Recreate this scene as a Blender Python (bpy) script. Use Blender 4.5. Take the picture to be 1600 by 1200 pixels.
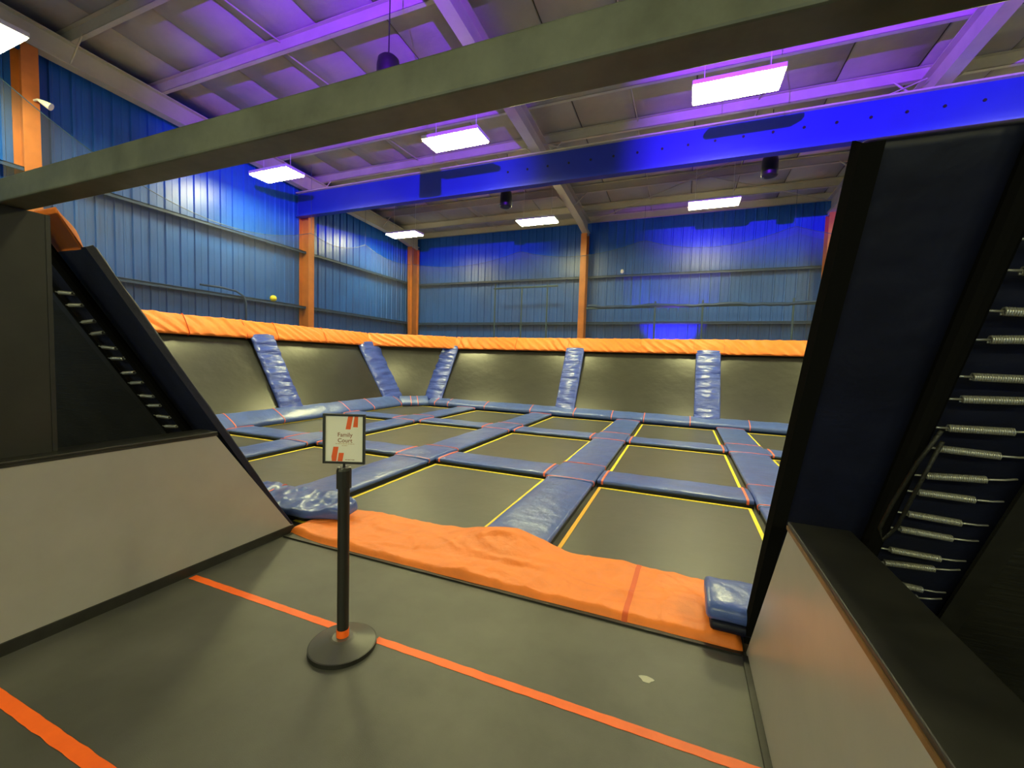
import bpy, math, random
from mathutils import Vector, Matrix, noise
random.seed(7)
for o in list(bpy.data.objects): bpy.data.objects.remove(o)
scene = bpy.context.scene
C = scene.collection

# ------------------------------------------------------------------ camera
CAM_H = 1.67
def cam_basis(p, y, r):
    cy, sy, cp, sp, cr, sr = math.cos(y), math.sin(y), math.cos(p), math.sin(p), math.cos(r), math.sin(r)
    f = Vector((sy*cp, cy*cp, -sp)); r0 = Vector((cy, -sy, 0)); u0 = r0.cross(f)
    return cr*r0 + sr*u0, -sr*r0 + cr*u0, f
rt, up, fw = cam_basis(math.radians(3.343), math.radians(-22.066), math.radians(1.776))
cd = bpy.data.cameras.new('camera'); cam = bpy.data.objects.new('camera', cd); C.objects.link(cam)
cd.sensor_width = 36; cd.lens = 654.1/1600*36; cd.clip_start = .02; cd.clip_end = 200
M = Matrix((rt, up, -fw)).transposed().to_4x4(); M.translation = (0, 0, CAM_H); cam.matrix_world = M
scene.camera = cam

# ------------------------------------------------------------------ world, lights, exposure
w = bpy.data.worlds.new('world'); scene.world = w; w.use_nodes = True
w.node_tree.nodes['Background'].inputs[0].default_value = (.02, .02, .025, 1)
w.node_tree.nodes['Background'].inputs[1].default_value = 1
scene.view_settings.view_transform = 'Standard'; scene.view_settings.look = 'None'
scene.view_settings.exposure = 0.12; scene.view_settings.gamma = 1; scene.view_settings.use_curve_mapping = False
LAMP_COL = (1.0, .955, .41); LAMP_STRENGTH = 100
WASH_COL = (.20, .02, 1.0); WASH_POWER = 8000
WASH_POS = Vector((-1.2, -.4, 4.75))

def add_light(name, kind, loc, col, power, **kw):
    l = bpy.data.lights.new(name, kind); l.color = col; l.energy = power
    for k, v in kw.items(): setattr(l, k, v)
    o = bpy.data.objects.new(name, l); C.objects.link(o); o.location = loc
    return o
for az, pw in ((-35, .85), (22, 1.35)):      # two heads side by side on one fixture
    wash = add_light('wash_lamp', 'SPOT', WASH_POS + Vector((.05 if az > 0 else -.05, 0, 0)), WASH_COL, WASH_POWER*pw, spot_size=math.radians(50), spot_blend=.6, shadow_soft_size=.02)
    a_, e_ = math.radians(az), math.radians(6)
    wash.rotation_euler = Vector((math.sin(a_)*math.cos(e_), math.cos(a_)*math.cos(e_), math.sin(e_))).to_track_quat('-Z', 'Y').to_euler()
upl = add_light('wall_uplight_lamp', 'SPOT', (-.45, 14.55, 1.75), (.3, .03, 1.0), 420, spot_size=math.radians(78), spot_blend=.5, shadow_soft_size=.05)
upl.rotation_euler = (Vector((0, .62, 1.0))).to_track_quat('-Z', 'Y').to_euler()

# ------------------------------------------------------------------ materials
MATS = {}
def mat(name, col, rough=.5, metal=0, noise_amt=0, noise_scale=5, bump=0, bump_scale=20, bump_stretch=(1, 1, 1), emit=0, emit_col=None,
        spec=.5, col2=None, coat=0, bump_dist=.01, bump2=None, sheen=0):
    m = bpy.data.materials.new(name); m.use_nodes = True; MATS[name] = m
    nt = m.node_tree; b = nt.nodes['Principled BSDF']
    b.inputs['Base Color'].default_value = (*col, 1); b.inputs['Roughness'].default_value = rough
    b.inputs['Metallic'].default_value = metal; b.inputs['Specular IOR Level'].default_value = spec
    if coat: b.inputs['Coat Weight'].default_value = coat; b.inputs['Coat Roughness'].default_value = .28
    if emit:
        b.inputs['Emission Color'].default_value = (*(emit_col or col), 1); b.inputs['Emission Strength'].default_value = emit
    tc = nt.nodes.new('ShaderNodeTexCoord')
    geo = nt.nodes.new('ShaderNodeNewGeometry')
    if noise_amt or col2:
        n = nt.nodes.new('ShaderNodeTexNoise'); n.inputs['Scale'].default_value = noise_scale; n.inputs['Detail'].default_value = 6
        n.inputs['Roughness'].default_value = .6
        nt.links.new(geo.outputs['Position'], n.inputs['Vector'])
        r = nt.nodes.new('ShaderNodeValToRGB'); e = r.color_ramp.elements
        e[0].position = .35; e[1].position = .68
        c2 = col2 or tuple(min(1, c*(1+noise_amt)) for c in col)
        c1 = col if col2 else tuple(c*(1-noise_amt) for c in col)
        e[0].color = (*c1, 1); e[1].color = (*c2, 1)
        nt.links.new(n.outputs['Fac'], r.inputs['Fac']); nt.links.new(r.outputs['Color'], b.inputs['Base Color'])
    last = None
    for (bs, sc, st, dist) in ([(bump, bump_scale, bump_stretch, bump_dist)] if bump else []) + ([bump2] if bump2 else []):
        mp = nt.nodes.new('ShaderNodeMapping'); mp.inputs['Scale'].default_value = st
        nt.links.new(geo.outputs['Position'], mp.inputs['Vector'])
        n2 = nt.nodes.new('ShaderNodeTexNoise'); n2.inputs['Scale'].default_value = sc; n2.inputs['Detail'].default_value = 4
        nt.links.new(mp.outputs['Vector'], n2.inputs['Vector'])
        bm = nt.nodes.new('ShaderNodeBump'); bm.inputs['Strength'].default_value = bs; bm.inputs['Distance'].default_value = dist
        nt.links.new(n2.outputs['Fac'], bm.inputs['Height'])
        if last: nt.links.new(last.outputs['Normal'], bm.inputs['Normal'])
        nt.links.new(bm.outputs['Normal'], b.inputs['Normal']); last = bm
    return m
mat('floor_vinyl', (.068, .068, .064), .48, noise_amt=.24, noise_scale=1.6, bump=.25, bump_scale=260, bump_dist=.002)
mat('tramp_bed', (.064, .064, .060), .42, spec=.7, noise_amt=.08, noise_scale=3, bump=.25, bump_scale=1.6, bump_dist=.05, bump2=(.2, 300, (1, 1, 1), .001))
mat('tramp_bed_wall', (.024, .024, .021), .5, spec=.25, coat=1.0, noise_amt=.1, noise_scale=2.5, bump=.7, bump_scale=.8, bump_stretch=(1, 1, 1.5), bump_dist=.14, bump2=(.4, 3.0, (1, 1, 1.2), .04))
mat('mesh_back', (.011, .011, .009), .6, bump=.6, bump_scale=60, bump_stretch=(.08, 1, 1), bump_dist=.01, noise_amt=.5, noise_scale=3)
mat('pad_blue', (.072, .125, .44), .30, spec=.7, noise_amt=.12, noise_scale=4, bump=.5, bump_scale=9, bump_dist=.018, bump2=(.4, 30, (1, 1, 1), .004))
mat('pad_blue_wrinkle', (.06, .10, .50), .22, spec=.7, noise_amt=.1, noise_scale=4, bump=.8, bump_scale=8, bump_stretch=(.45, .45, 2.0), bump_dist=.04)
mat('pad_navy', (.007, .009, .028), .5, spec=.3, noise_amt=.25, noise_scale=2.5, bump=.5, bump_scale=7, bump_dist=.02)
mat('pad_orange', (.88, .215, .03), .52, noise_amt=.07, noise_scale=5, bump=.5, bump_scale=9, bump_dist=.02, bump2=(.35, 26, (1, 1, 1), .008))
mat('orange_seam', (.70, .10, .02), .6)
mat('strap_pink', (1.0, .20, .12), .5)
mat('border_yellow', (.85, .70, .05), .6, noise_amt=.08, noise_scale=8)
mat('border_orange', (.85, .45, .04), .6)
mat('wall_blue', (.015, .100, .50), .36, noise_amt=.12, noise_scale=1.2, spec=.5)
mat('girder_blue', (.012, .03, .38), .42, noise_amt=.06, noise_scale=2)
mat('girt_blue', (.014, .045, .17), .45, noise_amt=.1)
mat('pipe_blue', (.03, .07, .14), .5)
mat('column_orange', (.52, .15, .028), .5, noise_amt=.12, noise_scale=3)
mat('rafter_tan', (.50, .45, .38), .55, noise_amt=.08, noise_scale=2)
mat('insulation', (.40, .37, .34), .6, noise_amt=.08, noise_scale=1.5, bump=.4, bump_scale=2.5, bump_dist=.05)
mat('deck_dark', (.12, .11, .10), .8)
mat('lamp_housing', (.75, .75, .72), .5)
mat('lamp_diffuser', (.9, .9, .85), .5, emit=LAMP_STRENGTH, emit_col=LAMP_COL)
mat('black_plastic', (.012, .012, .011), .45, noise_amt=.2)
mat('black_steel', (.018, .018, .016), .42, noise_amt=.3, noise_scale=6, bump=.2, bump_scale=12)
mat('beam_paint', (.125, .135, .105), .42, noise_amt=.3, noise_scale=4, bump=.3, bump_scale=5, bump_stretch=(.3, 1, 1), bump_dist=.01)
mat('board_dark', (.014, .014, .011), .5, noise_amt=.3, noise_scale=4)
mat('base_metal', (.10, .10, .095), .32, metal=.3)
mat('panel_grey', (.325, .31, .31), .33, noise_amt=.05, noise_scale=3, bump=.12, bump_scale=30, bump_dist=.002)
mat('trim_black', (.016, .016, .015), .45, noise_amt=.3, noise_scale=9)
mat('binding_black', (.008, .008, .008), .9, spec=0)
mat('wood_edge', (.18, .09, .03), .5, noise_amt=.3, noise_scale=12)
mat('tape_orange', (1.0, .14, .01), .5, noise_amt=.08, noise_scale=9)
mat('paper', (.82, .80, .74), .6)
mat('print_red', (.85, .12, .02), .5)
mat('print_brown', (.25, .08, .04), .6)
mat('print_soft', (.55, .38, .25), .6)
mat('white_plastic', (.8, .8, .8), .4)
mat('ball_yellow', (.9, .72, .04), .4)
mat('spring_steel', (.42, .42, .40), .35, metal=.6)
mat('scuff', (.45, .45, .40), .7)
# netting: fine knotted mesh too small to resolve, so most light passes between the cords
m = bpy.data.materials.new('netting'); m.use_nodes = True; MATS['netting'] = m; nt = m.node_tree
for n in list(nt.nodes):
    if n.type != 'OUTPUT_MATERIAL': nt.nodes.remove(n)
out = [n for n in nt.nodes if n.type == 'OUTPUT_MATERIAL'][0]
tr = nt.nodes.new('ShaderNodeBsdfTransparent'); df = nt.nodes.new('ShaderNodeBsdfDiffuse'); df.inputs[0].default_value = (.10, .10, .10, 1)
mx = nt.nodes.new('ShaderNodeMixShader'); mx.inputs[0].default_value = .2
nt.links.new(tr.outputs[0], mx.inputs[1]); nt.links.new(df.outputs[0], mx.inputs[2]); nt.links.new(mx.outputs[0], out.inputs[0])

# ------------------------------------------------------------------ helpers
def V(*a): return Vector(a)
def root_offset(p):
    s = Vector((0, 0, 0))
    while p is not None: s += p.location; p = p.parent
    return s
def tag(o, label=None, cat=None, group=None, kind=None):
    if label: o['label'] = label
    if cat: o['category'] = cat
    if group: o['group'] = group
    if kind: o['kind'] = kind
    return o
def thing(name, loc, label, cat, group=None, kind=None):
    o = bpy.data.objects.new(name, None); C.objects.link(o); o.location = loc; o.empty_display_size = .1
    return tag(o, label, cat, group, kind)
class MB:
    def __init__(s): s.v = []; s.f = []
    def add(s, vs, fs):
        k = len(s.v); s.v += [Vector(p) for p in vs]; s.f += [tuple(i+k for i in f) for f in fs]; return s
    def box(s, x0, x1, y0, y1, z0, z1):
        return s.hexa([(x0,y0,z0),(x1,y0,z0),(x1,y1,z0),(x0,y1,z0),(x0,y0,z1),(x1,y0,z1),(x1,y1,z1),(x0,y1,z1)])
    def hexa(s, p):
        return s.add(p, [(0,3,2,1),(4,5,6,7),(0,1,5,4),(1,2,6,5),(2,3,7,6),(3,0,4,7)])
    def prism(s, poly, d):          # poly: 3-D points, extruded by vector d
        n = len(poly); d = Vector(d); a = [Vector(p) for p in poly]
        return s.add(a + [p+d for p in a], [tuple(range(n))[::-1], tuple(range(n, 2*n))] + [(i, (i+1) % n, n+(i+1) % n, n+i) for i in range(n)])
    def tube(s, pts, r, n=10, cap=True):
        pts = [Vector(p) for p in pts]; rings = []; ref = None
        for i, p in enumerate(pts):
            t = (pts[min(i+1, len(pts)-1)] - pts[max(i-1, 0)]).normalized()
            if ref is None: ref = t.orthogonal().normalized()
            a = (ref - t*ref.dot(t)).normalized(); b = t.cross(a); ref = a
            rr = r[i] if isinstance(r, (list, tuple)) else r
            rings.append([p + rr*(math.cos(2*math.pi*k/n)*a + math.sin(2*math.pi*k/n)*b) for k in range(n)])
        return s.loft(rings, cap)
    def loft(s, rings, cap=True, closed=False):
        n = len(rings[0]); vs = [p for r in rings for p in r]; fs = []
        m = len(rings)
        for i in range(m if closed else m-1):
            j = (i+1) % m
            for k in range(n): fs.append((i*n+k, i*n+(k+1) % n, j*n+(k+1) % n, j*n+k))
        if cap and not closed: fs += [tuple(range(n))[::-1], tuple((m-1)*n+k for k in range(n))]
        return s.add(vs, fs)
    def lathe(s, prof, c=(0, 0, 0), n=32):
        c = Vector(c)
        rings = [[c + V(r*math.cos(2*math.pi*k/n), r*math.sin(2*math.pi*k/n), z) for k in range(n)] for r, z in prof]
        return s.loft(rings)
    def grid(s, fn, nu, nv):
        vs = [fn(i/nu, j/nv) for j in range(nv+1) for i in range(nu+1)]
        return s.add(vs, [(j*(nu+1)+i, j*(nu+1)+i+1, (j+1)*(nu+1)+i+1, (j+1)*(nu+1)+i) for j in range(nv) for i in range(nu)])
    def build(s, name, mt, parent=None, smooth=False, bevel=0, label=None, cat=None, group=None, kind=None):
        me = bpy.data.meshes.new(name)
        if parent is None:
            lo = [min(p[i] for p in s.v) for i in range(3)]; hi = [max(p[i] for p in s.v) for i in range(3)]
            off = V((lo[0]+hi[0])/2, (lo[1]+hi[1])/2, lo[2])
        else: off = root_offset(parent)
        me.from_pydata([p-off for p in s.v], [], s.f); me.validate()
        import bmesh
        b = bmesh.new(); b.from_mesh(me); bmesh.ops.recalc_face_normals(b, faces=b.faces); b.to_mesh(me); b.free()
        me.materials.append(MATS[mt]); o = bpy.data.objects.new(name, me); C.objects.link(o)
        if smooth:
            for p in me.polygons: p.use_smooth = True
        if parent is None: o.location = off
        else: o.parent = parent
        if bevel:
            bv = o.modifiers.new('bevel', 'BEVEL'); bv.width = bevel; bv.segments = 2; bv.limit_method = 'ANGLE'
        return tag(o, label, cat, group, kind)

def section(W, T, dome, inset=0, grow=0, nt=10):
    """closed outline of a cushion: (across, height, is_top 0..1)"""
    r = min(.45*T, .05); pts = []
    W2 = W/2 - inset + grow; lo = 0 + inset*.6 - grow; hi = T - inset*.6 + grow
    r = max(r-inset*.5, .008)
    def arc(cx, cz, a0, a1, n=4): return [(cx + r*math.cos(a0+(a1-a0)*i/n), cz + r*math.sin(a0+(a1-a0)*i/n)) for i in range(n+1)]
    pts += arc(W2-r, lo+r, -math.pi/2, 0) + arc(W2-r, hi-r, 0, math.pi/2)
    pts += [(W2-r - (2*W2-2*r)*i/nt, hi) for i in range(1, nt)]
    pts += arc(-W2+r, hi-r, math.pi/2, math.pi) + arc(-W2+r, lo+r, math.pi, 1.5*math.pi)
    res = []
    for a, z in pts:
        t = max(0, min(1, (z-lo)/(hi-lo)*2-1))
        res.append((a, z + t*dome*(1-(a/(W2))**2), t))
    return res
def pad_geo(mb, o, u, v, n, L, W, T, dome=.018, wr=.006, seed=0, step=.09, wsc=3.0, wst=(1, 1), fn=None, taper=None):
    o, u, v, n = Vector(o), Vector(u).normalized(), Vector(v).normalized(), Vector(n).normalized()
    r = min(.03, T*.3)
    st = [(0, r), (r*.3, r*.35), (r, 0)]
    k = max(2, int(L/step)); st += [(r + (L-2*r)*i/k, 0) for i in range(1, k)]
    st += [(L-r, 0), (L-r*.3, r*.35), (L, r)]
    rings = []
    for s_, ins in st:
        ring = []
        tw = taper(s_/L) if taper else 1
        for a, z, t in section(W*tw, T, dome, ins):
            d = 0
            if wr:
                d = wr*noise.noise(V(s_*wsc*wst[0]+seed*7.3, a*wsc*wst[1]+seed*3.1, seed)) * (.35 + t) + .4*wr*noise.noise(V(s_*wsc*3*wst[0]+seed, a*wsc*3*wst[1], seed+5))*(.3+t)
            if fn: d += fn(s_, a)*t
            ring.append(o + u*s_ + v*a + n*(z + d))
        rings.append(ring)
    return mb.loft(rings)
def strap_geo(mb, o, u, v, n, s0, W, T, dome=.018, width=.022, grow=.007):
    o, u, v, n = Vector(o), Vector(u).normalized(), Vector(v).normalized(), Vector(n).normalized()
    rings = []
    for ds, g in ((-width/2, -.004), (-width/2, grow), (width/2, grow), (width/2, -.004)):
        rings.append([o + u*(s0+ds) + v*a + n*z for a, z, t in section(W, T, dome, 0, g)])
    return mb.loft(rings, closed=True)

# ================================================================== SETTING
# concrete/vinyl floor
f = MB(); f.box(-11.4, 12.3, -7.3, 16, -.25, 0)
f.build('floor', 'floor_vinyl', kind='structure')
# corrugated metal walls
def corrugated(p0, d, nrm, length, z0, z1, pitch=.305):
    """ribbed sheet: p0 start, d run direction, nrm towards the room"""
    mb = MB(); p0, d, nrm = Vector(p0), Vector(d), Vector(nrm); prof = []
    k = int(length/pitch)
    for i in range(k+1):
        s = i*pitch
        prof += [(s, 0), (s+.015, .034), (s+.055, .034), (s+.07, 0), (s+.16, 0), (s+.165, .007), (s+.195, .007), (s+.2, 0)]
    a = [p0 + d*s + nrm*h for s, h in prof]
    n = len(a); vs = [p+V(0, 0, z0) for p in a] + [p+V(0, 0, z1) for p in a]
    bk = [p0-nrm*.06, p0+d*prof[-1][0]-nrm*.06]
    mb.add(vs, [(i, i+1, n+i+1, n+i) for i in range(n-1)])
    mb.add([bk[0]+V(0,0,z0), bk[1]+V(0,0,z0), bk[1]+V(0,0,z1), bk[0]+V(0,0,z1)], [(0, 1, 2, 3)])
    return mb
def roof_z(y): return 6.5 + (9.35-y)*.045      # underside of the rafters
WX, WY = -10.95, 15.35
wall_left = corrugated((WX, -7.2, 0), (0, 1, 0), (1, 0, 0), 22.6, 0, 7.75).build('wall_left', 'wall_blue', kind='structure')
wall_far = corrugated((WX, WY, 0), (1, 0, 0), (0, -1, 0), 23.2, 0, 7.0).build('wall_far', 'wall_blue', kind='structure')
wall_right = MB().box(12.2, 12.3, -7.2, 15.4, 0, 7.75).build('wall_right', 'wall_blue', kind='structure')
wall_back = MB().box(-11, 12.3, -7.3, -7.2, 0, 7.9).build('wall_back', 'wall_blue', kind='structure')
for z in (1.4, 3.07, 4.72):
    g = MB(); g.box(WX+.03, WX+.23, -7.1, 15.2, z, z+.02); g.box(WX+.21, WX+.23, -7.1, 15.2, z-.05, z+.02); g.box(WX+.03, WX+.045, -7.1, 15.2, z, z+.06)
    g.build('girt', 'girt_blue', wall_left)
    g = MB(); g.box(-10.7, 12.1, WY-.23, WY-.03, z, z+.02); g.box(-10.7, 12.1, WY-.23, WY-.21, z-.05, z+.02); g.box(-10.7, 12.1, WY-.045, WY-.03, z, z+.06)
    g.build('girt', 'girt_blue', wall_far)
# ceiling: insulation strips between seams, sagging between purlins
ceil = thing('ceiling', (0, 5, 7.2), None, None, kind='structure')
def deck_z(y): return roof_z(y) + .62
MB().hexa([(-11.1,-7.3,deck_z(-7.3)+.06),(12.3,-7.3,deck_z(-7.3)+.06),(12.3,15.5,deck_z(15.5)+.06),(-11.1,15.5,deck_z(15.5)+.06),
           (-11.1,-7.3,deck_z(-7.3)+.16),(12.3,-7.3,deck_z(-7.3)+.16),(12.3,15.5,deck_z(15.5)+.16),(-11.1,15.5,deck_z(15.5)+.16)]).build('roof_deck', 'deck_dark', ceil)
PURL = [4.25 + 1.42*k for k in range(-8, 8)] + [15.2]
x = -11.0
while x < 12.2:
    x1 = min(x+1.22, 12.28)
    mb = MB(); ys = []; 
    bounds = [-7.25] + [p for p in PURL if p < 15.3] + [15.35]
    for a, b in zip(bounds[:-1], bounds[1:]): ys += [a + (b-a)*i/4 for i in range(4)]
    ys.append(15.35)
    def sag(y):
        for a, b in zip(bounds[:-1], bounds[1:]):
            if a <= y <= b: t = (y-a)/max(b-a, .01); return .012*math.sin(math.pi*t)
        return 0
    rings = [[V(xx, y, deck_z(y)+.02 - sag(y) + e) for xx, e in ((x+.008, .035), (x+.03, 0), (x+(x1-x)/2, -.006), (x1-.03, 0), (x1-.008, .035))] for y in ys]
    n = 5; vs = [p for r in rings for p in r]
    mb.add(vs, [(i*n+k, i*n+k+1, (i+1)*n+k+1, (i+1)*n+k) for i in range(len(rings)-1) for k in range(n-1)])
    mb.build('insulation_strip', 'insulation', ceil, smooth=True)
    x = x1
for y in PURL:
    z = roof_z(y)+.42
    mb = MB(); mb.box(-10.9, 12.1, y-.008, y+.008, z, z+.2); mb.box(-10.9, 12.1, y-.008, y+.07, z-.004, z+.008); mb.box(-10.9, 12.1, y-.07, y+.008, z+.192, z+.2)
    mb.build('purlin', 'rafter_tan', ceil)
# bridging angles running between the purlins
for xb in (-7.0, -1.2, 1.15, 6.2):
    for a, b in zip(PURL[2:-1], PURL[3:]):
        if b-a < .5: continue
        MB().tube([(xb, a, roof_z(a)+.46), (xb, b, roof_z(b)+.58)], .013, 6).build('bridging_angle', 'rafter_tan', ceil)

# crossed rod bracing under the roof behind the girder
for xa_, xb_ in ((-3.3, 3.7), (3.7, -3.3)):
    MB().tube([(xa_, 9.7, roof_z(9.7)+.3), (xb_, 14.9, roof_z(14.9)+.3)], .011, 6).build('brace_rod', 'rafter_tan', ceil)
# rafters on the frame lines
def rafter(xc, label):
    r = thing('rafter', (xc, 0, 0), label, None); r.parent = ceil; r.location -= ceil.location
    y0, y1 = -7.0, 15.1
    def bar(name, xa, xb, za, zb):
        p = []
        MB().hexa([(xa,y0,roof_z(y0)+za),(xb,y0,roof_z(y0)+za),(xb,y1,roof_z(y1)+za),(xa,y1,roof_z(y1)+za),
                   (xa,y0,roof_z(y0)+zb),(xb,y0,roof_z(y0)+zb),(xb,y1,roof_z(y1)+zb),(xa,y1,roof_z(y1)+zb)]).build(name, 'rafter_tan', r)
    bar('bottom_flange', xc-.11, xc+.11, 0, .02); bar('web', xc-.01, xc+.01, .02, .40); bar('top_flange', xc-.11, xc+.11, .40, .42)
    for y in PURL[4:-1:2]:
        for s in (-1, 1):
            MB().tube([(xc+s*.05, y, roof_z(y)+.03), (xc+s*.5, y, roof_z(y)+.46)], .016, 6).build('flange_brace', 'rafter_tan', r)
    # haunch where the rafter meets the far column
    MB().prism([(xc-.1, 13.7, roof_z(13.7)), (xc-.1, 15.0, roof_z(15.0)), (xc-.1, 15.0, roof_z(15)-.12)], (.2, 0, 0)).build('haunch', 'rafter_tan', r)
    return r
rafter(-10.62, 'tan steel rafter running along the top of the blue left wall')
rafter(-3.4, 'tan steel rafter meeting the orange column in the middle of far wall')
rafter(3.8, 'tan steel rafter above the right end of the blue girder')
rafter(11.0, 'tan steel rafter beyond the right edge, over the side wall')

def column(xc, yc, facing, z1, label, taper=0):
    """I-section; facing 'x' looks to +x (left wall) or 'y' looks to -y (far wall)"""
    r = thing('steel_column', (xc, yc, 0), label, 'column', 'orange building columns')
    dep = .38
    def part(name, a0, a1, d0, d1, t=0):
        if facing == 'y': p = [(xc+a0,yc+d0,0),(xc+a1,yc+d0,0),(xc+a1,yc+d1,0),(xc+a0,yc+d1,0),(xc+a0,yc+d0-t,z1),(xc+a1,yc+d0-t,z1),(xc+a1,yc+d1-t if name=='inner_flange' else yc+d1,z1),(xc+a0,yc+d1-t if name=='inner_flange' else yc+d1,z1)]
        else: p = [(xc-d0,yc+a0,0),(xc-d0,yc+a1,0),(xc-d1,yc+a1,0),(xc-d1,yc+a0,0),(xc-d0+t,yc+a0,z1),(xc-d0+t,yc+a1,z1),(xc-d1+(t if name=='inner_flange' else 0),yc+a1,z1),(xc-d1+(t if name=='inner_flange' else 0),yc+a0,z1)]
        MB().hexa(p).build(name, 'column_orange', r)
    part('inner_flange', -.105, .105, 0, .016, taper); part('web', -.008, .008, .016, dep-.016, taper); part('outer_flange', -.105, .105, dep-.016, dep)
    return r
column(-3.42, 14.72, 'y', 6.16, 'orange steel column at the middle of the blue far wall')
column(3.78, 14.72, 'y', 6.16, 'orange steel column on far wall partly hidden by the right navy pad', 0)
column(-10.62, 14.72, 'y', 6.16, 'orange tapered steel column in the far left corner', .16)
column(-10.52, 9.55, 'x', 6.48, 'orange steel column on left wall under the end of the blue girder')
column(-10.52, 3.72, 'x', 6.74, 'orange steel column on left wall nearest the camera, holding a white security camera')

# blue girder
g = thing('girder', (0, 9.4, 5.72), 'deep blue steel girder with a row of bolt holes under the ceiling', 'girder')
MB().box(-10.85, 12.1, 9.36, 9.385, 5.74, 6.38).build('web', 'girder_blue', g)
MB().box(-10.85, 12.1, 9.28, 9.47, 5.70, 5.74).build('bottom_flange', 'girder_blue', g)
MB().box(-10.85, 12.1, 9.28, 9.47, 6.38, 6.41).build('top_flange', 'rafter_tan', g)
for i in range(20):
    xh = -4.067 + .493*i
    mb = MB(); mb.lathe([(.0, 0), (.026, 0), (.026, .012), (.0, .012)], (0, 0, 0), 10)
    mb.v = [V(xh+p.x, 9.36-p.z, 6.10+p.y) for p in mb.v]
    mb.build('bolt_hole', 'black_plastic', g)

# light fixtures
def fixture(xc, yc, zc, label, group='rectangular ceiling lights'):
    r = thing('light_fixture', (xc, yc, zc), label, 'light fixture', group)
    mb = MB(); mb.box(xc-.62, xc+.62, yc-.27, yc+.27, zc+.03, zc+.10)
    mb.build('housing', 'lamp_housing', r, bevel=.01)
    MB().box(xc-.60, xc+.60, yc-.25, yc+.25, zc+.005, zc+.029).build('diffuser', 'lamp_diffuser', r)
    for s in (-1, 1):
        MB().tube([(xc+s*.45, yc, zc+.1), (xc+s*.45, yc, deck_z(yc)-.02)], .006, 6).build('hanger', 'lamp_housing', r)
FX = {-9.27: 'left', -4.36: 'middle', .54: 'right', 5.4: 'far right'}
ONLY = {2.8: (-9.27, 5.4)}
for yc, row in ((12.40, 'behind the blue girder'), (7.40, 'in front of the blue girder'), (2.8, 'in the row above the entrance beam')):
    for xc in FX:
        if xc not in ONLY.get(yc, FX): continue
        fixture(xc, yc, 5.9, '%s glowing rectangular light hung %s' % (FX[xc], row))

for nl_, xl in enumerate((-6.4, -3.9, -1.4, 1.1, 3.6)):  # assumed row behind the camera, added to light the sign and beam face
    fixture(xl, -5.6, 4.2, '%s assumed rectangular light from the left wall, hung unseen in the lobby' % ('first', 'second', 'third', 'fourth', 'fifth')[nl_], 'assumed lobby lights')
# pendant speakers
def speaker(xc, yc, zc, label, h=.42):
    r = thing('pendant_speaker', (xc, yc, zc-h/2), label, 'speaker', 'black pendant speakers')
    MB().lathe([(.0, zc-h/2), (.145, zc-h/2), (.16, zc-h/2+.025), (.155, zc+h*.2), (.14, zc+h*.42), (.105, zc+h/2), (.0, zc+h/2)], (xc, yc, 0), 24).build('cabinet', 'black_plastic', r, smooth=True)
    MB().tube([(xc, yc, zc+h/2), (xc+.01, yc, (zc+deck_z(yc))/2), (xc, yc, deck_z(yc)-.02)], .008, 6).build('cable', 'black_plastic', r)
    MB().lathe([(0, zc-h/2-.003), (.1, zc-h/2-.003), (.1, zc-h/2), (0, zc-h/2)], (xc, yc, 0), 20).build('grille', 'trim_black', r)
speaker(-3.906, 4.815, 5.5, 'black pendant speaker hanging just above the dark entrance beam')
speaker(-4.55, 10.4, 5.9, 'black pendant speaker hanging behind the middle of the blue girder')
speaker(1.49, 10.4, 5.9, 'black pendant speaker hanging near the top of the right navy pad')

# ================================================================== COURT FLOOR
COLX = [-6.37, -3.845, -1.32, 1.20, 3.72]               # centres of the pad lines running away from the camera
BEDX = [(-8.53, -6.74), (-6.0, -4.22), (-3.48, -1.69), (-.95, .83), (1.57, 3.35), (4.09, 5.87)]
BEDY = [(2.95, 5.52), (6.12, 8.68), (9.28, 11.86)]
ROWC = [5.85, 9.01]                                    # centres of the cross pads
BCOL = ['against left wall', 'second from left wall', 'third from left wall', 'fourth from left wall', 'fifth from left wall', 'sixth from left wall']
BROW = ['front row', 'middle row', 'back row']
for i, (x0, x1) in enumerate(BEDX):
    for j, (y0, y1) in enumerate(BEDY):
        if i == 5 and j == 0: continue
        t = thing('floor_trampoline', ((x0+x1)/2, (y0+y1)/2, 0), 'dark yellow-edged floor trampoline, %s, %s' % (BROW[j], BCOL[i]), 'trampoline', 'floor trampolines')
        MB().box(x0, x1, y0, y1, .001, .014).build('bed', 'tramp_bed', t)
        wd = .038; m_ = 'border_yellow'
        for (a, b, c_, d) in ((x0, x0+wd, y0, y1), (x1-wd, x1, y0, y1), (x0+wd, x1-wd, y0, y0+wd), (x0+wd, x1-wd, y1-wd, y1)):
            MB().box(a, b, c_, d, .014, .019).build('edge_webbing', 'border_orange' if (i == 3 and j == 0 and a < x0+.01 and b < x0+.1) else m_, t)

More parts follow.
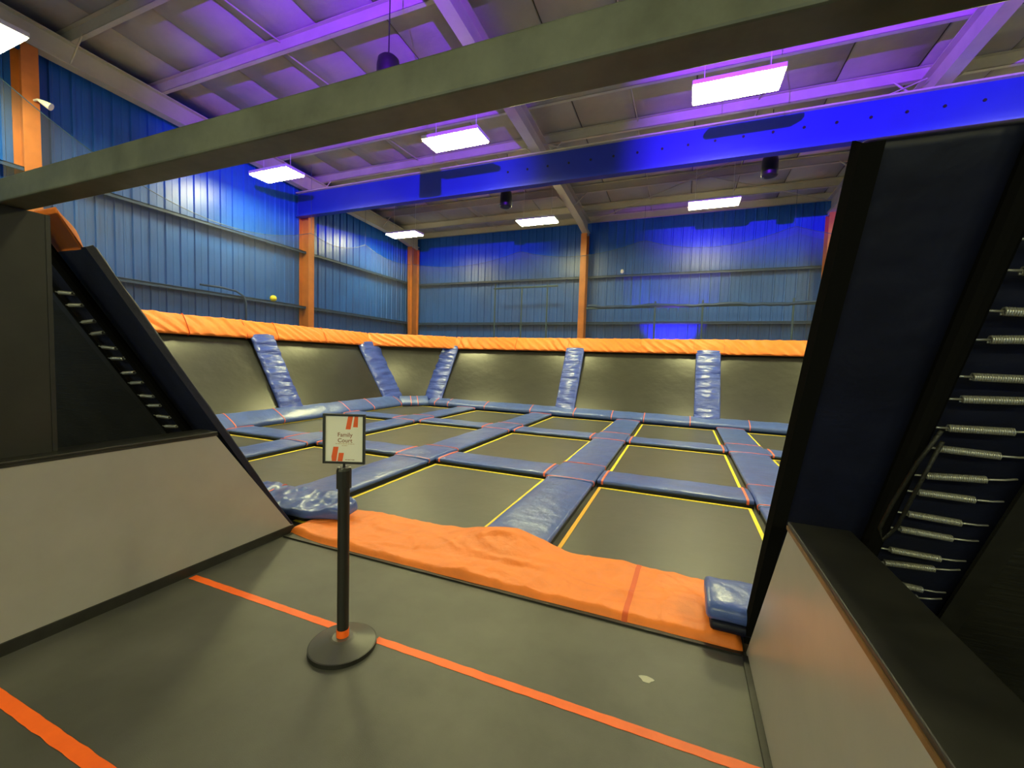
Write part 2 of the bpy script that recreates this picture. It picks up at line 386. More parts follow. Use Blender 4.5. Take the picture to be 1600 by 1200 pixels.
PW, PT, PZ = .63, .052, .045
LINE = ['leftmost', 'second', 'third', 'fourth', 'fifth']
CROSSL = .92
def floor_pad(name, o, u, v, L, W, T, straps, label, cat, group, seed, dome=.010, wr=.007, fn=None, n=(0, 0, 1), material='pad_blue', taper=None, wsc=3.0, sw=.012, frame=True, step=.06):
    o = Vector(o); u = Vector(u).normalized()
    r = thing(name, o+u*L/2 - V(0, 0, o.z if frame else 0), label, cat, group)
    if frame:
        vv = Vector(v).normalized()*(W/2-.012); a = V(o.x, o.y, .001); e = u*L; h = V(0, 0, o.z+.012)
        MB().hexa([a-vv, a-vv+e, a+vv+e, a+vv, a-vv+h, a-vv+e+h, a+vv+e+h, a+vv+h]).build('steel_frame', 'trim_black', r)
    pad_geo(MB(), o, u, v, n, L, W, T, dome, wr, seed, fn=fn, taper=taper, wsc=wsc, step=step).build('cushion', material, r, smooth=True)
    for s in straps:
        strap_geo(MB(), o, u, v, n, s, W, T, dome, width=sw).build('strap', 'strap_pink', r, smooth=False)
    return r
segs = [(3.35, ROWC[0]-CROSSL/2), (ROWC[0]+CROSSL/2, ROWC[1]-CROSSL/2), (ROWC[1]+CROSSL/2, 11.95)]
SEGN = ['nearest the orange mat', 'in the middle', 'nearest the far wall']
for i, xc in enumerate(COLX):
    for j, (a, b) in enumerate(segs):
        st = [b-a-.12] if j == 2 else []
        floor_pad('frame_pad', (xc, a, PZ), (0, 1, 0), (-1, 0, 0), b-a, PW, PT, st,
                  'lengthwise blue pad %s, %s line from the left' % (SEGN[j], LINE[i]), 'pad', 'lengthwise blue pads', i*3+j)
    for j, yc in enumerate(ROWC):
        L = CROSSL
        floor_pad('crossing_pad', (xc, yc-L/2-.01, PZ+.004), (0, 1, 0), (-1, 0, 0), L+.02, PW+.02, PT+.006, [.03, L-.01],
                  'blue crossing pad with pink straps, %s crossing, %s lengthwise line from left' % (('near', 'far')[j], LINE[i]), 'pad', 'crossing pads', 40+i*2+j,
                  fn=lambda s, a: .016*math.sin(math.pi*max(0, min(1, s/CROSSL))))
edges = [-8.47] + COLX + [5.95]
ROWN = ['near', 'far']
for j, yc in enumerate(ROWC):
    for i in range(6):
        a = -8.47 if i == 0 else COLX[i-1]+PW/2+.02
        b = COLX[i]-PW/2-.02 if i < 5 else 5.87
        floor_pad('frame_pad', (a, yc, PZ), (1, 0, 0), (0, 1, 0), b-a, .58, PT-.004, [.07, b-a-.07],
                  'short blue cross pad with pink straps, %s cross row, %s from left' % (ROWN[j], ['first', 'second', 'third', 'fourth', 'fifth', 'sixth'][i]), 'pad', 'blue cross pads', 60+j*6+i, sw=.026)

# ---- perimeter pads at the foot of the walls
nl = V(.5, 0, .87)
def perim(name, p0, p1, inward, straps, label, seed, W=.44, T=.12, rise=.17, z0=.05):
    p0, p1 = Vector(p0), Vector(p1); u = (p1-p0).normalized(); L = (p1-p0).length
    inward = Vector(inward).normalized(); v = (-inward*.40 + V(0, 0, rise)).normalized(); n = (inward*rise + V(0, 0, .40)).normalized()
    c = p0 - inward*.20 + V(0, 0, z0 + rise*.35)
    return floor_pad(name, c, u, v, L, W, T, straps, label, 'pad', 'perimeter pads', seed, n=n, wr=.012, wsc=2.2, dome=.02, sw=.018, frame=False)
perim('perimeter_pad', (-8.52, 3.4, 0), (-8.52, 11.45, 0), (1, 0, 0), [2.4, 3.55, 5.6, 6.6, 7.9], 'long blue perimeter pad with pink straps at the foot of the left wall', 81, W=.50, rise=.24)
perim('perimeter_pad', (-8.56, 11.35, 0), (-7.86, 11.98, 0), (.67, -.74, 0), [.36, .58], 'short diagonal blue perimeter pad in the far left corner', 82, W=.46, rise=.22)
perim('perimeter_pad', (-7.95, 12.02, 0), (-.95, 12.02, 0), (0, -1, 0), [.3, .8, 2.15, 3.7, 5.05, 6.15], 'long blue perimeter pad with six pink straps at the foot of far wall', 83, W=.42, rise=.15)
perim('perimeter_pad', (-.98, 12.02, 0), (5.9, 12.02, 0), (0, -1, 0), [.06, 1.24, 2.64, 4.2, 5.6], 'blue perimeter pad at the right part of far wall, ending behind the navy pad', 84, W=.42, rise=.15)
# entrance-side perimeter pads
floor_pad('perimeter_pad', (-8.4, 3.14, .10), (1, 0, 0), (0, 1, .16), 5.46, .44, .06, [4.35], 'loose blue pad end overlapping the left tip of the orange mat', 'pad', 'perimeter pads', 85, n=(0, -.16, 1), wr=.026, wsc=4.5, frame=False,
          step=.025, fn=lambda s, a: .03*max(0, min(1, (s-4.3)/1.0)) + .012*max(0, 1-2.4*abs(noise.noise(V(s*5+a*4, a*6-s*2, 3)))) + .05*a*max(0, min(1, s-4.4)), taper=lambda t: 1 if t < .93 else 1-.45*(t-.93)/.07)
MB().box(-8.4, -3.36, 2.98, 3.28, .001, .10).build('front_sill', 'trim_black', None, label='black steel sill under the loose blue pad on the left', cat='sill')
rp = floor_pad('perimeter_pad', (.21, 2.93, .135), (1, 0, 0), (0, 1, .06), 5.6, .38, .095, [], 'blue pad end resting on the right end of the orange mat', 'pad', 'perimeter pads', 86, n=(0, -.06, 1), wr=.012, frame=False, dome=.02)
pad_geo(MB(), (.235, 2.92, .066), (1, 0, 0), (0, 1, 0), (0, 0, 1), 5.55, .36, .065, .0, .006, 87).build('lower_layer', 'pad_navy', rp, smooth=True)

# ================================================================== SLOPED TRAMPOLINE WALLS
S = .58; NS = math.sqrt(1+S*S)
# left wall plane x = -8.75 - S z ; far wall plane y = 12.25 + S z
def L_pt(y, z, off=0): return V(-8.75 - S*z + off/NS, y, z + off*S/NS)
def F_pt(x, z, off=0): return V(x, 12.25 + S*z - off/NS, z + off*S/NS)
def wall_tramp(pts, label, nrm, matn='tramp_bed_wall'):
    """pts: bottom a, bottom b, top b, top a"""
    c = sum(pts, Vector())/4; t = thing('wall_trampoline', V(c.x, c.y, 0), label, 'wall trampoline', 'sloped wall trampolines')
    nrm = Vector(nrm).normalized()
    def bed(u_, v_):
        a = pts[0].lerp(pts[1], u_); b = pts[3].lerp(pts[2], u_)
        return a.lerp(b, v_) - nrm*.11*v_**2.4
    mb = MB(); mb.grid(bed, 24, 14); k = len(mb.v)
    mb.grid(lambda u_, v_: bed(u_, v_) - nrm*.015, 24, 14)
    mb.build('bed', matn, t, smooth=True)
    cc = c
    for a, b in ((0, 1), (1, 2), (2, 3), (3, 0)):
        MB().tube([pts[a]-nrm*.09, pts[b]-nrm*.09], .03, 8).build('frame_tube', 'binding_black', t)
    for a in (0, 1):                     # rear posts that carry the frame
        q = pts[3-a] - nrm*.09
        MB().tube([q, V(q.x - nrm.x*.15, q.y - nrm.y*.15, 0.0)], .03, 8).build('rear_post', 'black_steel', t)
    return t
NL = (1, 0, S); NF = (0, -1, S)
Lb = [(3.3, 7.42), (7.50, 11.25)]
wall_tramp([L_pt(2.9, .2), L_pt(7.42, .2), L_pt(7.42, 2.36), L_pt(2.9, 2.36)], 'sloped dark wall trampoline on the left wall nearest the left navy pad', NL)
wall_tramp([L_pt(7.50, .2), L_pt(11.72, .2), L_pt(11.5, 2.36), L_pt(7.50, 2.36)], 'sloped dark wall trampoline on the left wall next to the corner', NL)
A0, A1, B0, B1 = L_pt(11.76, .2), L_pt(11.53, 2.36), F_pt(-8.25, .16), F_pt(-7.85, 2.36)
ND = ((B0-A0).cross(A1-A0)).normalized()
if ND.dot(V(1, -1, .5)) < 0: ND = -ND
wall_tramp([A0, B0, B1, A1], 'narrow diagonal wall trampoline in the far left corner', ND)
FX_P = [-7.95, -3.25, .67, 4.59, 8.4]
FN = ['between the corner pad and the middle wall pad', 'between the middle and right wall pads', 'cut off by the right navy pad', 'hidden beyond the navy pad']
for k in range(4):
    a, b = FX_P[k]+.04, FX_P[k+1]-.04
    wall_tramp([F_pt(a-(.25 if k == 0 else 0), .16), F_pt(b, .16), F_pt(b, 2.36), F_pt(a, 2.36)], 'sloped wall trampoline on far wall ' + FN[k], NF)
# blue pads between the wall trampolines
def wall_pad(p0, p1, acr, nrm, W, label, seed):
    p0, p1 = Vector(p0), Vector(p1); u = p1-p0; L = u.length; u.normalize(); nrm = Vector(nrm).normalized()
    v = nrm.cross(u).normalized()
    t = tag(pad_geo(MB(), p0, u, v, nrm, L, W, .10, .035, .03, seed, step=.03, wsc=2.8, wst=(2.8, .7)).build('wall_pad', 'pad_blue_wrinkle', None, smooth=True), label, 'pad', 'blue pads on the sloped walls')
    return t
wall_pad(L_pt(7.48, .2), L_pt(7.46, 2.06), None, NL, .63, 'wrinkled blue pad on the sloped left wall', 101)
wall_pad(L_pt(11.37, .18), L_pt(11.3, 2.06), None, (1, -.12, S), .84, 'blue wall pad left of the diagonal corner trampoline', 102)
wall_pad(F_pt(-7.93, .16), F_pt(-7.9, 2.06), None, NF, .68, 'blue wall pad right of the diagonal corner trampoline', 103)
wall_pad(F_pt(-3.25, .14), F_pt(-3.25, 2.06), None, NF, .60, 'blue wall pad on far wall below the orange column', 104)
wall_pad(F_pt(.67, .14), F_pt(.67, 2.06), None, NF, .65, 'blue wall pad on far wall nearest the right navy pad', 105)
wall_pad(F_pt(4.59, .14), F_pt(4.59, 2.06), None, NF, .65, 'blue wall pad on far wall hidden beyond the right navy pad', 106)
# orange pads along the top rail
def top_pad(p0, p1, nrm, label, seed, seams=(), T=.08, W=.50):
    p0, p1 = Vector(p0), Vector(p1); u = (p1-p0); L = u.length; u.normalize(); nrm = Vector(nrm).normalized(); v = u.cross(nrm).normalized()
    if v.z < 0: v = -v
    r = thing('top_rail_pad', (p0+p1)/2 - V(0, 0, .25), label, 'pad', 'orange top rail pads')
    def fold(s, a):
        q = noise.noise(V(s*.8+seed, 0, 0))
        d = 0
        for ph, k_, am in ((0, 20, .026), (1.7, 37, .014)):
            d += am*math.sin((s + a*(1.1+q))*k_ + ph + 4*noise.noise(V(s*1.1, a*2+seed, ph)))*(.5+.5*noise.noise(V(s*.9, seed, 3+ph)))
        return d
    pad_geo(MB(), p0, u, v, nrm, L, W, T, .02, .018, seed, step=.02, wsc=1.6, fn=fold).build('cover', 'pad_orange', r, smooth=True)
    for s in seams: strap_geo(MB(), p0, u, v, nrm, s, W, T, .02, .010, .014).build('seam', 'orange_seam', r)
    return r
zc = 2.19
top_pad(L_pt(3.2, zc), L_pt(11.47, zc), NL, 'long orange padded cover along the top of the left wall', 111, [2.55, 3.85, 4.7, 6.3])
top_pad(L_pt(11.45, zc), F_pt(-7.72, zc), (.68, -.73, S), 'short orange padded cover across the far left corner', 112)
top_pad(F_pt(-7.74, zc), F_pt(-1.20, zc), NF, 'orange padded cover on far wall from the corner to the peaked seam', 113, [.22, 2.4, 4.25])
top_pad(F_pt(-1.22, zc), F_pt(8.5, zc), NF, 'orange padded cover on the right part of far wall', 114, [1.5, 2.3])

# ================================================================== ENTRANCE: orange mat, front walls, low walls
XL, XR = -3.30, .43
mat_root = thing('entry_mat', ((XL+XR)/2, 3.05, 0), 'wrinkled orange mat lying across the court entrance', 'mat')
def mat_z(xx, yy):
    ex = min(1, max(0, (xx-(XL-.02))/.10))*min(1, max(0, (XR-.01-xx)/.05)); 
    ey = min(1, max(0, (yy-2.70)/.035))*min(1, max(0, (3.44-yy)/.05))
    e = math.sqrt(max(0, min(1, ex*ey)))
    z = (.045 + .02*(yy-2.7)/.74)*e
    g = max(0, 1-abs((xx+1.36)/.62))
    g = g*g*(3-2*g)
    z += .105*g*min(1, max(0, (yy-2.95)/.36))*min(1, ey+.35)
    rg = lambda p: (1-abs(noise.noise(p))*2.2)
    wv = .026*max(0, rg(V(xx*1.1+yy*2.2, yy*2.6-xx*.7, 12))-.62) + .022*max(0, rg(V(xx*1.8-yy*1.2, yy*3.8+xx, 22))-.66) + .014*max(0, rg(V(xx*3.1+yy*1.8, yy*3.1-xx*2.5, 32))-.66) + noise.noise(V(xx*2.0, yy*2.8, 1))*.016 + noise.noise(V(xx*4+yy*3, yy*5-xx*2, 4))*.007 + .002*noise.noise(V(xx*14, yy*11, 9))
    z += e*(wv + .02*max(0, noise.noise(V(xx*1.1, yy*.9+3, 7))))
    return max(.003, z+.004)
def mat_xy(u_, v_):
    xx = XL - .02 + (XR-XL)*u_
    k = max(0, min(1, (xx-XL+.02)/.45)); k = math.sqrt(k)
    y0 = 2.68 + (1-k)*.10 + .006*noise.noise(V(xx*4, 0, 2)); y1 = 3.44 + .02*noise.noise(V(xx*2.2, 5, 2)) - (1-k)*.36
    return xx, y0 + (y1-y0)*v_, 2.68+(3.44-2.68)*v_
def mat_fn(u_, v_):
    xx, yy, yn = mat_xy(u_, v_); return V(xx, yy, mat_z(xx, yn))
def mat_low(u_, v_):
    xx, yy, yn = mat_xy(u_, v_); return V(xx, yy, .002)
b = MB(); b.grid(mat_fn, 300, 60); b.build('cover', 'pad_orange', mat_root, smooth=True)
sx = -.25
def strip(u_, v_):
    xx = sx + (u_-.5)*.036 + .03*(v_-.5); yn = 2.69 + .74*v_; return V(xx, yn, mat_z(xx, yn)+.004)
MB().grid(strip, 2, 60).build('strap', 'orange_seam', mat_root, smooth=True)
MB().box(XL+.03, XR-.02, 2.668, 3.3, .001, .012).build('underlay', 'trim_black', mat_root)

# front walls (they lean towards the camera); plane y = 2.76 - S z
def W_pt(xx, z, off=0): return V(xx, 2.76 - S*z + off/NS, z + off*S/NS)
NW = V(0, 1, S).normalized(); UW = V(0, -S, 1).normalized()
def front_wall(side, label):
    s = -1 if side == 'l' else 1                       # s points away from the entrance along x
    xe = XL-.03 if side == 'l' else XR+.0
    SLX = .085 if side == 'l' else 0
    xa = lambda d, z=0: xe + s*(d + SLX*z)
    PTK = .045 if side == 'l' else .09
    x_end = 5.9 if s > 0 else 5.6
    t = thing('sloped_wall', (xa(2.5), 2.4, 0), label, 'sloped wall')
    # edge pad, seen from behind
    zt = 2.28
    sl = SLX*zt
    mb = MB(); L = zt*NS
    c0 = W_pt(xa(.46), .0, .045); 
    pad_geo(mb, c0, UW + V(s*sl/L, 0, 0), V(s, 0, 0), NW, L, .92, PTK, .012, .012, 120 + s, wsc=2.0)
    mb.build('edge_pad', 'pad_navy', t, smooth=True)
    mb = MB()                                          # dark binding folded round the pad's free edge
    a, b_ = W_pt(xa(-.004), -.0, .028), W_pt(xa(-.004)+s*sl, zt, .028)
    bw = .055
    mb.prism([a, a+V(s*bw, 0, 0), a+V(s*bw, 0, 0)+NW*.008, a+V(s*.008, 0, 0)+NW*.008, a+V(s*.008, 0, 0)+NW*PTK, a+NW*PTK], b_-a)
    mb.build('edge_binding', 'binding_black' if s > 0 else 'pad_navy', t)
    # frame tube, springs and bed
    MB().tube([W_pt(xa(.36), .02), W_pt(xa(.36, 2.44), 2.44)], .035, 10).build('frame_tube', 'binding_black', t)
    MB().tube([W_pt(xa(x_end), .02), W_pt(xa(x_end), 2.44)], .035, 10).build('frame_tube', 'binding_black', t)
    MB().tube([W_pt(xa(.36), .10), W_pt(xa(x_end), .10)], .035, 10).build('frame_tube', 'binding_black', t)
    MB().tube([W_pt(xa(.36, 2.44), 2.44), W_pt(xa(x_end), 2.44)], .035, 10).build('frame_tube', 'binding_black', t)
    zb0, zb1 = .02, 2.30
    xb = .70
    q = [W_pt(xa(xb), zb0), W_pt(xa(x_end-.3), zb0), W_pt(xa(x_end-.3), zb1), W_pt(xa(xb, zb1), zb1)]
    MB().prism(q, NW*.012).build('bed', 'mesh_back', t)
    q = [W_pt(xa(xb), zb0, -.006), W_pt(xa(xb+.08), zb0, -.006), W_pt(xa(xb+.08, zb1), zb1, -.006), W_pt(xa(xb, zb1), zb1, -.006)]
    MB().prism(q, NW*.005).build('hem', 'trim_black', t)
    # springs: coil + hook, one shared mesh
    sp = MB(); n = 168; turns = 28; Ls = .165
    sp.tube([V(Ls*i/n, .0115*math.cos(2*math.pi*turns*i/n), .0115*math.sin(2*math.pi*turns*i/n)) for i in range(n+1)], .0036, 4)
    sp.tube([V(Ls, 0, 0), V(Ls+.05, 0, .004), V(Ls+.085, 0, .012)], .004, 5)
    sp.tube([V(-.045, 0, .0), V(0, 0, 0)], .004, 5)
    me = None; z = .46; k = 0
    while z < 2.15:
        ang = random.uniform(-.10, .10)
        if me is None:
            o = MB(); o.v = [p.copy() for p in sp.v]; o.f = sp.f
            off = root_offset(t); o.v = [p+off for p in o.v]
            ob = o.build('spring', 'spring_steel', t, smooth=True); me = ob.data
        else:
            ob = bpy.data.objects.new('spring', me); C.objects.link(ob); ob.parent = t
        xax = (V(s, 0, 0)*math.cos(ang) + UW*math.sin(ang)).normalized(); zax = NW; yax = zax.cross(xax)
        mm = Matrix((xax, yax, zax)).transposed().to_4x4(); mm.translation = W_pt(xa(.43 if s > 0 else .47, z), z) - root_offset(t)
        ob.matrix_local = mm
        z += (.075, .115, .08, .105)[k % 4]; k += 1
    return t
fl_ = front_wall('l', 'back of the left sloped court wall with navy edge pad and springs')
fr_ = front_wall('r', 'back of the right sloped court wall with navy edge pad and springs')
# loose cord hanging from the right frame
MB().tube([W_pt(.82, 1.50, -.05), W_pt(.79, 1.38, -.06), W_pt(.765, 1.2, -.07), W_pt(.76, 1.08, -.07), W_pt(.785, 1.02, -.07), W_pt(.81, 1.10, -.07), W_pt(.82, 1.25, -.06), W_pt(.835, 1.46, -.05)], .007, 8).build(
    'cord_loop', 'mesh_back', None, smooth=True, label='loop of dark cord hanging from the right frame beside the springs', cat='cord')
top_pad(W_pt(-9.2, 2.36, .05), W_pt(-3.62, 2.36, .05), NW, 'orange padded cover behind the left end of the entrance beam', 115, W=.30, T=.03)

# overhead entrance beam
bm_ = thing('entrance_beam', (-1.5, 1.12, 2.42), 'dark painted steel beam crossing overhead above the entrance', 'beam')
MB().box(-9.2, 6.4, 1.06, 1.185, 2.415, 2.535).build('tube', 'beam_paint', bm_, bevel=.008)
MB().box(-3.62, -3.5, 1.058, 1.182, 2.405, 2.42).build('bracket_plate', 'black_steel', bm_)
for xb in (-3.55, -2.62):
    MB().lathe([(0, 2.53), (.014, 2.53), (.014, 2.545), (0, 2.545)], (xb, 1.12, 0), 8).build('bolt', 'spring_steel', bm_)

# low side walls of the entrance passage
def low_wall(side, label):
    s = -1 if side == 'l' else 1
    xf = XL if side == 'l' else XR
    t = thing('low_wall', (xf, .8, 0), label, 'partition')
    y0 = -1.4
    if side == 'l':
        poly = [(xf, y0, .07), (xf, 2.775, .07), (xf, 2.10, 1.025), (xf, y0, 1.025)]
    else:
        poly = [(xf, y0, .0), (xf, 2.72, .0), (xf, 1.97, 1.015), (xf, y0, 1.015)]
    MB().prism(poly, (s*.05, 0, 0)).build('panel', 'panel_grey', t)
    if side == 'l': MB().box(xf-.05, xf+.012, y0, 2.79, .0, .07).build('base_trim', 'trim_black', t)
    else: MB().box(xf-.03, xf, y0, 2.66, .0, .018).build('base_trim', 'trim_black', t)
    yc = 2.12 if side == 'l' else 1.985
    x0, x1 = sorted((xf + s*-.0, xf + s*.21))
    MB().box(x0, x1, y0, yc, 1.027, 1.045).build('cap', 'trim_black', t, bevel=.004)
    x0, x1 = sorted((xf - s*.003, xf + s*.012))
    MB().box(x0, x1, y0, yc, 1.013, 1.028).build('edge_strip', 'wood_edge' if side == 'r' else 'trim_black', t)
    MB().box(*sorted((xf+s*.16, xf+s*.21)), y0, yc-.25, 0, 1.027).build('rear_panel', 'trim_black', t)
    return t
low_wall('l', 'low grey panel wall with black base on the left of the passage')
low_wall('r', 'low grey panel wall with black cap on the right of the passage')
# dark upright panel carrying the left end of the beam
pp = thing('support_panel', (-3.42, .8, 1.05), 'dark upright panel above the left low wall, under the beam end', 'panel')
MB().box(-3.47, -3.40, -1.2, 1.24, 1.046, 2.41).build('board', 'board_dark', pp)
MB().box(-3.472, -3.398, 1.241, 1.262, 1.046, 2.41).build('edge_post', 'trim_black', pp)

# floor tapes
def tape(x0, x1, yc, wd, label, seed):
    n = 120; vs = []
    mb = MB(); rings = []
    for i in range(n+1):
        xx = x0 + (x1-x0)*i/n; j = .004*noise.noise(V(xx*12, seed, 0)); j2 = .004*noise.noise(V(xx*12, seed+9, 0))
        a, b_ = V(xx, yc-wd/2+j, .0005), V(xx, yc+wd/2+j2, .0005)
        rings.append([a, b_, b_+V(0, 0, .0016), a+V(0, 0, .0016)])
    mb.loft(rings); mb.build('floor_tape', 'tape_orange', None, label=label, cat='tape', group='orange floor tapes')
tape(-3.262, -1.868, 1.905, .052, 'orange tape line on the floor left of the sign stand', 1)
tape(-1.588, .43, 1.915, .052, 'orange tape line on the floor right of the sign stand', 2)
tape(-3.262, .43, .855, .055, 'orange tape line on the floor nearest the camera', 3)
# worn spots on the floor
MB().prism([V(-.094 + .035*math.cos(a)*(1+.3*math.sin(3*a)), 2.255 + .025*math.sin(a), .0004) for a in [i*math.pi/8 for i in range(16)]], (0, 0, .0012)).build(
    'floor_scuff', 'scuff', None, label='small pale worn patch on the dark passage floor', cat='mark')

# ================================================================== SIGN STAND
sx, sy = -1.722, 1.79
st = thing('sign_stand', (sx, sy, 0), 'black post stand on a round base holding a framed paper sign', 'sign stand')
MB().lathe([(.183, .024), (.07, .058), (.056, .064), (0, .0645)], (sx, sy, 0), 96).build('base', 'base_metal', st)
MB().lathe([(0, .0), (.185, .0), (.185, .024), (.178, .0255), (0, .0255)], (sx, sy, 0), 64).build('base_rim', 'black_plastic', st)
MB().lathe([(0, .066), (.032, .066), (.032, .95), (0, .95)], (sx, sy, 0), 28).build('post', 'black_plastic', st, smooth=False, bevel=.002)
MB().lathe([(.0325, .066), (.0345, .066), (.0345, .108), (.0325, .108)], (sx, sy, 0), 28).build('tape_band', 'tape_orange', st)
MB().lathe([(0, .925), (.041, .925), (.041, 1.025), (.036, 1.04), (0, 1.042)], (sx, sy, 0), 12).build('belt_head', 'black_plastic', st)
for a in range(4):
    ca, sa = math.cos(a*math.pi/2+.5), math.sin(a*math.pi/2+.5)
    MB().lathe([(0, 1.032), (.007, 1.032), (.007, 1.042), (0, 1.044)], (sx+.03*ca, sy+.03*sa, 0), 8).build('screw', 'spring_steel', st)
MB().tube([(sx, sy, 1.04), (sx, sy, 1.066)], .007, 8).build('sign_stem', 'black_plastic', st)
r0 = V(math.cos(math.radians(-22.07)), -math.sin(math.radians(-22.07)), 0); nn = V(r0.y, -r0.x, 0)   # nn faces the camera
def SP(a, h, d=0): return V(sx, sy, 1.062) + r0*a + V(0, 0, h) + nn*d
SWd, SHt = .232, .278
fr = MB()
for a0, a1, h0, h1 in ((-SWd/2, SWd/2, 0, .011), (-SWd/2, SWd/2, SHt-.011, SHt), (-SWd/2, -SWd/2+.011, .011, SHt-.011), (SWd/2-.011, SWd/2, .011, SHt-.011)):
    fr.prism([SP(a0, h0, -.008), SP(a1, h0, -.008), SP(a1, h1, -.008), SP(a0, h1, -.008)], nn*.018)
fro = fr.build('sign_frame', 'black_plastic', st)
MB().prism([SP(-SWd/2+.004, .004, -.007), SP(SWd/2-.004, .004, -.007), SP(SWd/2-.004, SHt-.004, -.007), SP(-SWd/2+.004, SHt-.004, -.007)], nn*.003).build('backing', 'black_plastic', fro)
pap = MB().prism([SP(-SWd/2+.009, .009, -.003), SP(SWd/2-.009, .009, -.003), SP(SWd/2-.009, SHt-.009, -.003), SP(-SWd/2+.009, SHt-.009, -.003)], nn*.003).build('paper', 'paper', st)
def quad_print(name, pts, mt):      # pts in fractions of the paper (0..1 across, 0..1 up)
    W_, H_ = SWd-.022, SHt-.022
    MB().prism([SP(-W_/2 + a*W_, .011 + h*H_, .0002) for a, h in pts], nn*.0006).build(name, mt, pap)
quad_print('stripe', [(.535, .71), (.665, .71), (.73, .995), (.60, .995)], 'print_red')
quad_print('stripe', [(.73, .76), (.855, .76), (.865, .995), (.77, .995)], 'print_red')
quad_print('stripe', [(.175, .005), (.29, .005), (.35, .32), (.215, .32), (.165, .10)], 'print_red')
quad_print('stripe', [(.325, .005), (.455, .005), (.495, .19), (.36, .19)], 'print_red')
def text_print(txt, ca, ch, size, mt, bold=0):
    cu = bpy.data.curves.new('lettering', 'FONT'); cu.body = txt; cu.size = size; cu.align_x = 'CENTER'; cu.align_y = 'CENTER'; cu.offset = bold
    to = bpy.data.objects.new('lettering_tmp', cu); C.objects.link(to); bpy.context.view_layer.update()
    me = bpy.data.meshes.new_from_object(to.evaluated_get(bpy.context.evaluated_depsgraph_get()))
    bpy.data.objects.remove(to)
    me.materials.clear(); me.materials.append(MATS[mt])
    W_, H_ = SWd-.022, SHt-.022; off = root_offset(pap)
    for v in me.vertices: v.co = SP(-W_/2 + ca*W_ + v.co.x, .011 + ch*H_ + v.co.y, .0009) - off
    o = bpy.data.objects.new('lettering', me); C.objects.link(o); o.parent = pap
text_print('Family', .52, .585, .033, 'print_brown', .0003)
text_print('Court', .52, .46, .033, 'print_brown', .0003)
# the two lines of small print and the footer are too small to read in the photograph: word-sized marks only
def small_line(a0, a1, h, hh, mt):
    a = a0; k = 0
    while a < a1:
        wd = (.045, .07, .03, .06, .05)[k % 5]; quad_print('small_print', [(a, h), (min(a+wd, a1), h), (min(a+wd, a1), h+hh), (a, h+hh)], mt); a += wd+.013; k += 1
small_line(.27, .78, .383, .013, 'print_soft'); small_line(.44, .59, .345, .011, 'print_soft'); small_line(.53, .78, .035, .012, 'print_brown')

# ================================================================== SMALL THINGS ON THE BUILDING
sc = thing('security_camera', (-10.42, 3.75, 5.70), 'small white security camera on the nearest orange column', 'camera')
MB().tube([(-10.5, 3.75, 5.84), (-10.40, 3.76, 5.84), (-10.32, 3.77, 5.80)], .018, 8).build('arm', 'white_plastic', sc)
MB().tube([(-10.36, 3.76, 5.82), (-10.31, 3.79, 5.79), (-10.24, 3.86, 5.74)], [.025, .04, .062], 12).build('body', 'white_plastic', sc, smooth=False)
ball = MB(); ball.lathe([(.09*math.sin(math.pi*i/12)+1e-4, -.09*math.cos(math.pi*i/12)) for i in range(13)], (-10.80, 8.5, 3.185), 20)
ball.build('ball', 'ball_yellow', None, smooth=True, label='small yellow ball lodged on the left wall ledge', cat='ball')
MB().tube([(-10.70, 6.5, 3.22), (-10.69, 7.0, 3.23), (-10.68, 7.35, 3.20), (-10.67, 7.55, 3.10), (-10.66, 7.60, 2.95), (-10.66, 7.60, 1.2)], .025, 8).build(
    'conduit', 'girt_blue', None, smooth=True, label='blue bent conduit running down the left wall beside the ledge', cat='pipe')
MB().lathe([(0, 4.78), (.05, 4.80), (.06, 4.86), (.04, 4.92), (0, 4.93)], (-2.12, 15.12, 0), 12).build('wall_sensor', 'white_plastic', None, smooth=True,
    label='tiny pale ball resting on the upper ledge of far wall', cat='ball')
# pipe frame standing between the court and the far wall
fm = thing('pipe_frame', (-5.5, 14.55, 0), 'dark blue pipe frame behind the left half of far court wall', 'pipe frame')
for xp, zt in ((-6.7, 4.5), (-5.62, 4.3), (-4.64, 4.4)):
    MB().tube([(xp, 14.55, 0), (xp, 14.55, zt)], .03, 8).build('post', 'pipe_blue', fm)
MB().tube([(-6.75, 14.55, 4.32), (-4.25, 14.55, 4.34)], .035, 8).build('rail', 'pipe_blue', fm)
fm = thing('pipe_frame', (.2, 14.55, 0), 'dark blue pipe frame with rolled netting behind the right half of far court wall', 'pipe frame')
for xp in (-.93, .49, 2.92):
    MB().tube([(xp, 14.55, 0), (xp, 14.55, 3.72)], .03, 8).build('post', 'pipe_blue', fm)
MB().tube([(-3.2, 14.55, 3.52), (3.6, 14.55, 3.56)], .035, 8).build('rail', 'pipe_blue', fm)
pts = [V(-3.15 + 6.7*i/60, 14.53, 3.60 + .035*noise.noise(V(i*.35, 0, 0)) - .05*abs(math.sin(i*.16))) for i in range(61)]
MB().tube(pts, [.05 + .03*noise.noise(V(i*.3, 4, 0)) for i in range(61)], 8).build('rolled_netting', 'girt_blue', fm, smooth=True)
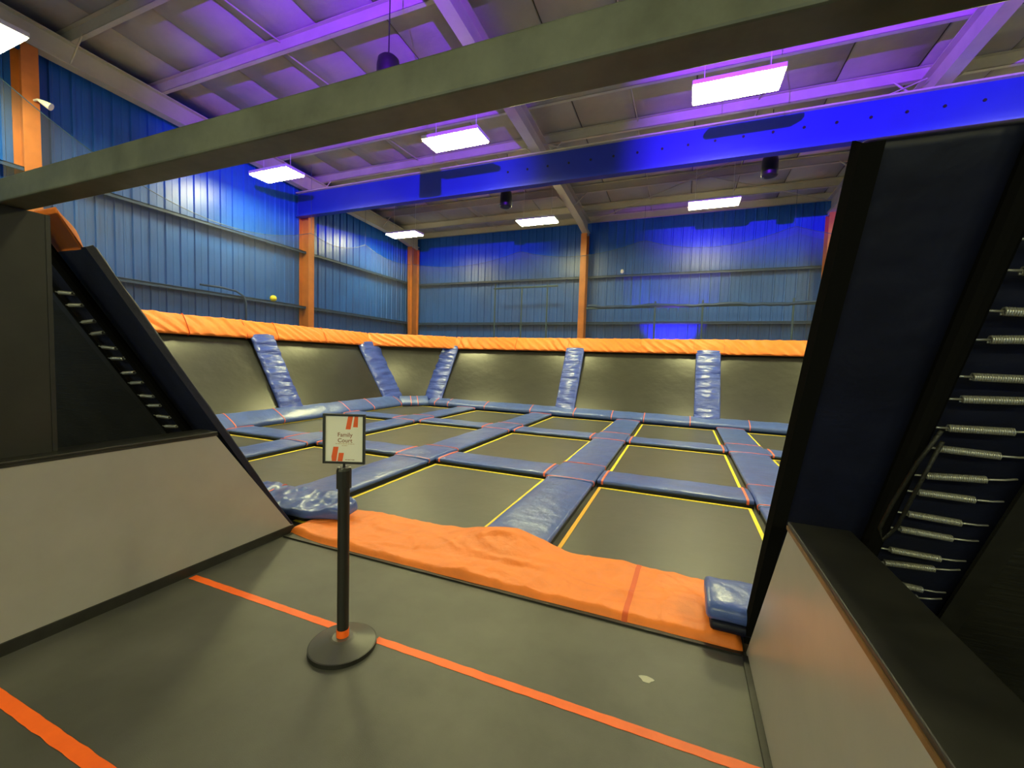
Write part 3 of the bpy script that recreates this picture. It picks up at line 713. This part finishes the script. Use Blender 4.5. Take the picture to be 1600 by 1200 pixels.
# uplight can and high wash light with a shade under it
ul = thing('wall_uplight', (-.45, 14.5, 1.5), 'small purple uplight behind far court wall', 'light fixture')
MB().lathe([(.0, 0), (.06, 0), (.06, .16), (.055, .16), (.055, .02), (0, .02)], (-.45, 14.5, 1.52), 16).build('can', 'black_plastic', ul)
MB().tube([(-.45, 14.5, 1.52), (-.45, 14.5, 0)], .02, 8).build('stem', 'black_steel', ul)
wl = thing('wash_light', (WASH_POS.x, WASH_POS.y, 4.0), 'purple wash light hung above the entrance passage', 'light fixture')
arc = [math.radians(-80 + 160*i/40) for i in range(41)]
vis = MB(); rad = .6  # unseen visor and plate, added to cut the wash off near horizontal
vis.loft([[WASH_POS + V(r_*math.sin(t), r_*math.cos(t), z_) for r_, z_ in ((rad, -.12), (rad+.012, -.12), (rad+.012, .017), (rad, .017))] for t in arc])
vis.build('visor', 'black_plastic', wl)
MB().prism([WASH_POS + V(rad*math.sin(t), rad*math.cos(t), -.12) for t in arc], (0, 0, -.012)).build('shade_plate', 'black_plastic', wl)
MB().box(WASH_POS.x-.59, WASH_POS.x+.59, WASH_POS.y-.34, WASH_POS.y+.12, WASH_POS.z-.133, WASH_POS.z-.12).build('base_plate', 'black_plastic', wl)
MB().box(WASH_POS.x-.35, WASH_POS.x+.35, WASH_POS.y-.34, WASH_POS.y-.30, WASH_POS.z-.16, WASH_POS.z+.2).build('back_plate', 'black_plastic', wl)
MB().tube([(WASH_POS.x, WASH_POS.y-.32, WASH_POS.z+.2), (WASH_POS.x, WASH_POS.y-.32, deck_z(WASH_POS.y)-.03)], .02, 8).build('hanger', 'black_steel', wl)

# ================================================================== NETTING
def net(p, label):
    """p(t) -> (point at top edge, peak positions); sheet from scalloped cable down to the court rail"""
    mb = MB(); n = 96; m_ = 6; f_, L, peaks = p
    def top(s):
        for a, b in zip(peaks[:-1], peaks[1:]):
            if a[0] <= s <= b[0]:
                t = (s-a[0])/(b[0]-a[0]); return a[1]*(1-t) + b[1]*t - 4*a[2]*t*(1-t)
        return peaks[-1][1]
    mb.grid(lambda u_, v_: f_(peaks[0][0] + (peaks[-1][0]-peaks[0][0])*u_, 2.3 + (top(peaks[0][0] + (peaks[-1][0]-peaks[0][0])*u_)-2.3)*v_), n, m_)
    r = thing('safety_net', mb.v[0].copy(), label, 'net', 'safety nets')
    mb.build('net_sheet', 'netting', r, smooth=True)
    k = (n+1)*m_
    MB().tube(mb.v[k:k+n+1], .008, 5).build('edge_cord', 'pipe_blue', r)
    for pk in peaks:
        q = f_(pk[0], pk[1]); MB().tube([q, V(q.x, q.y, deck_z(q.y)-.01)], .005, 5).build('hanger_cord', 'pipe_blue', r)
net((lambda s, z: V(s, 14.2, z), 0, [(-10.2, 5.35, .30), (-5.6, 5.55, .34), (-1.35, 5.62, .40), (2.75, 5.70, .40), (6.9, 5.6, 0)]), 'grey safety net with scalloped top hanging in front of far wall')
net((lambda s, z: V(-10.3, s, z), 0, [(3.3, 5.9, .85), (9.35, 5.2, .25), (11.6, 5.45, .18), (14.2, 5.35, 0)]), 'grey safety net with scalloped top hanging in front of left wall')
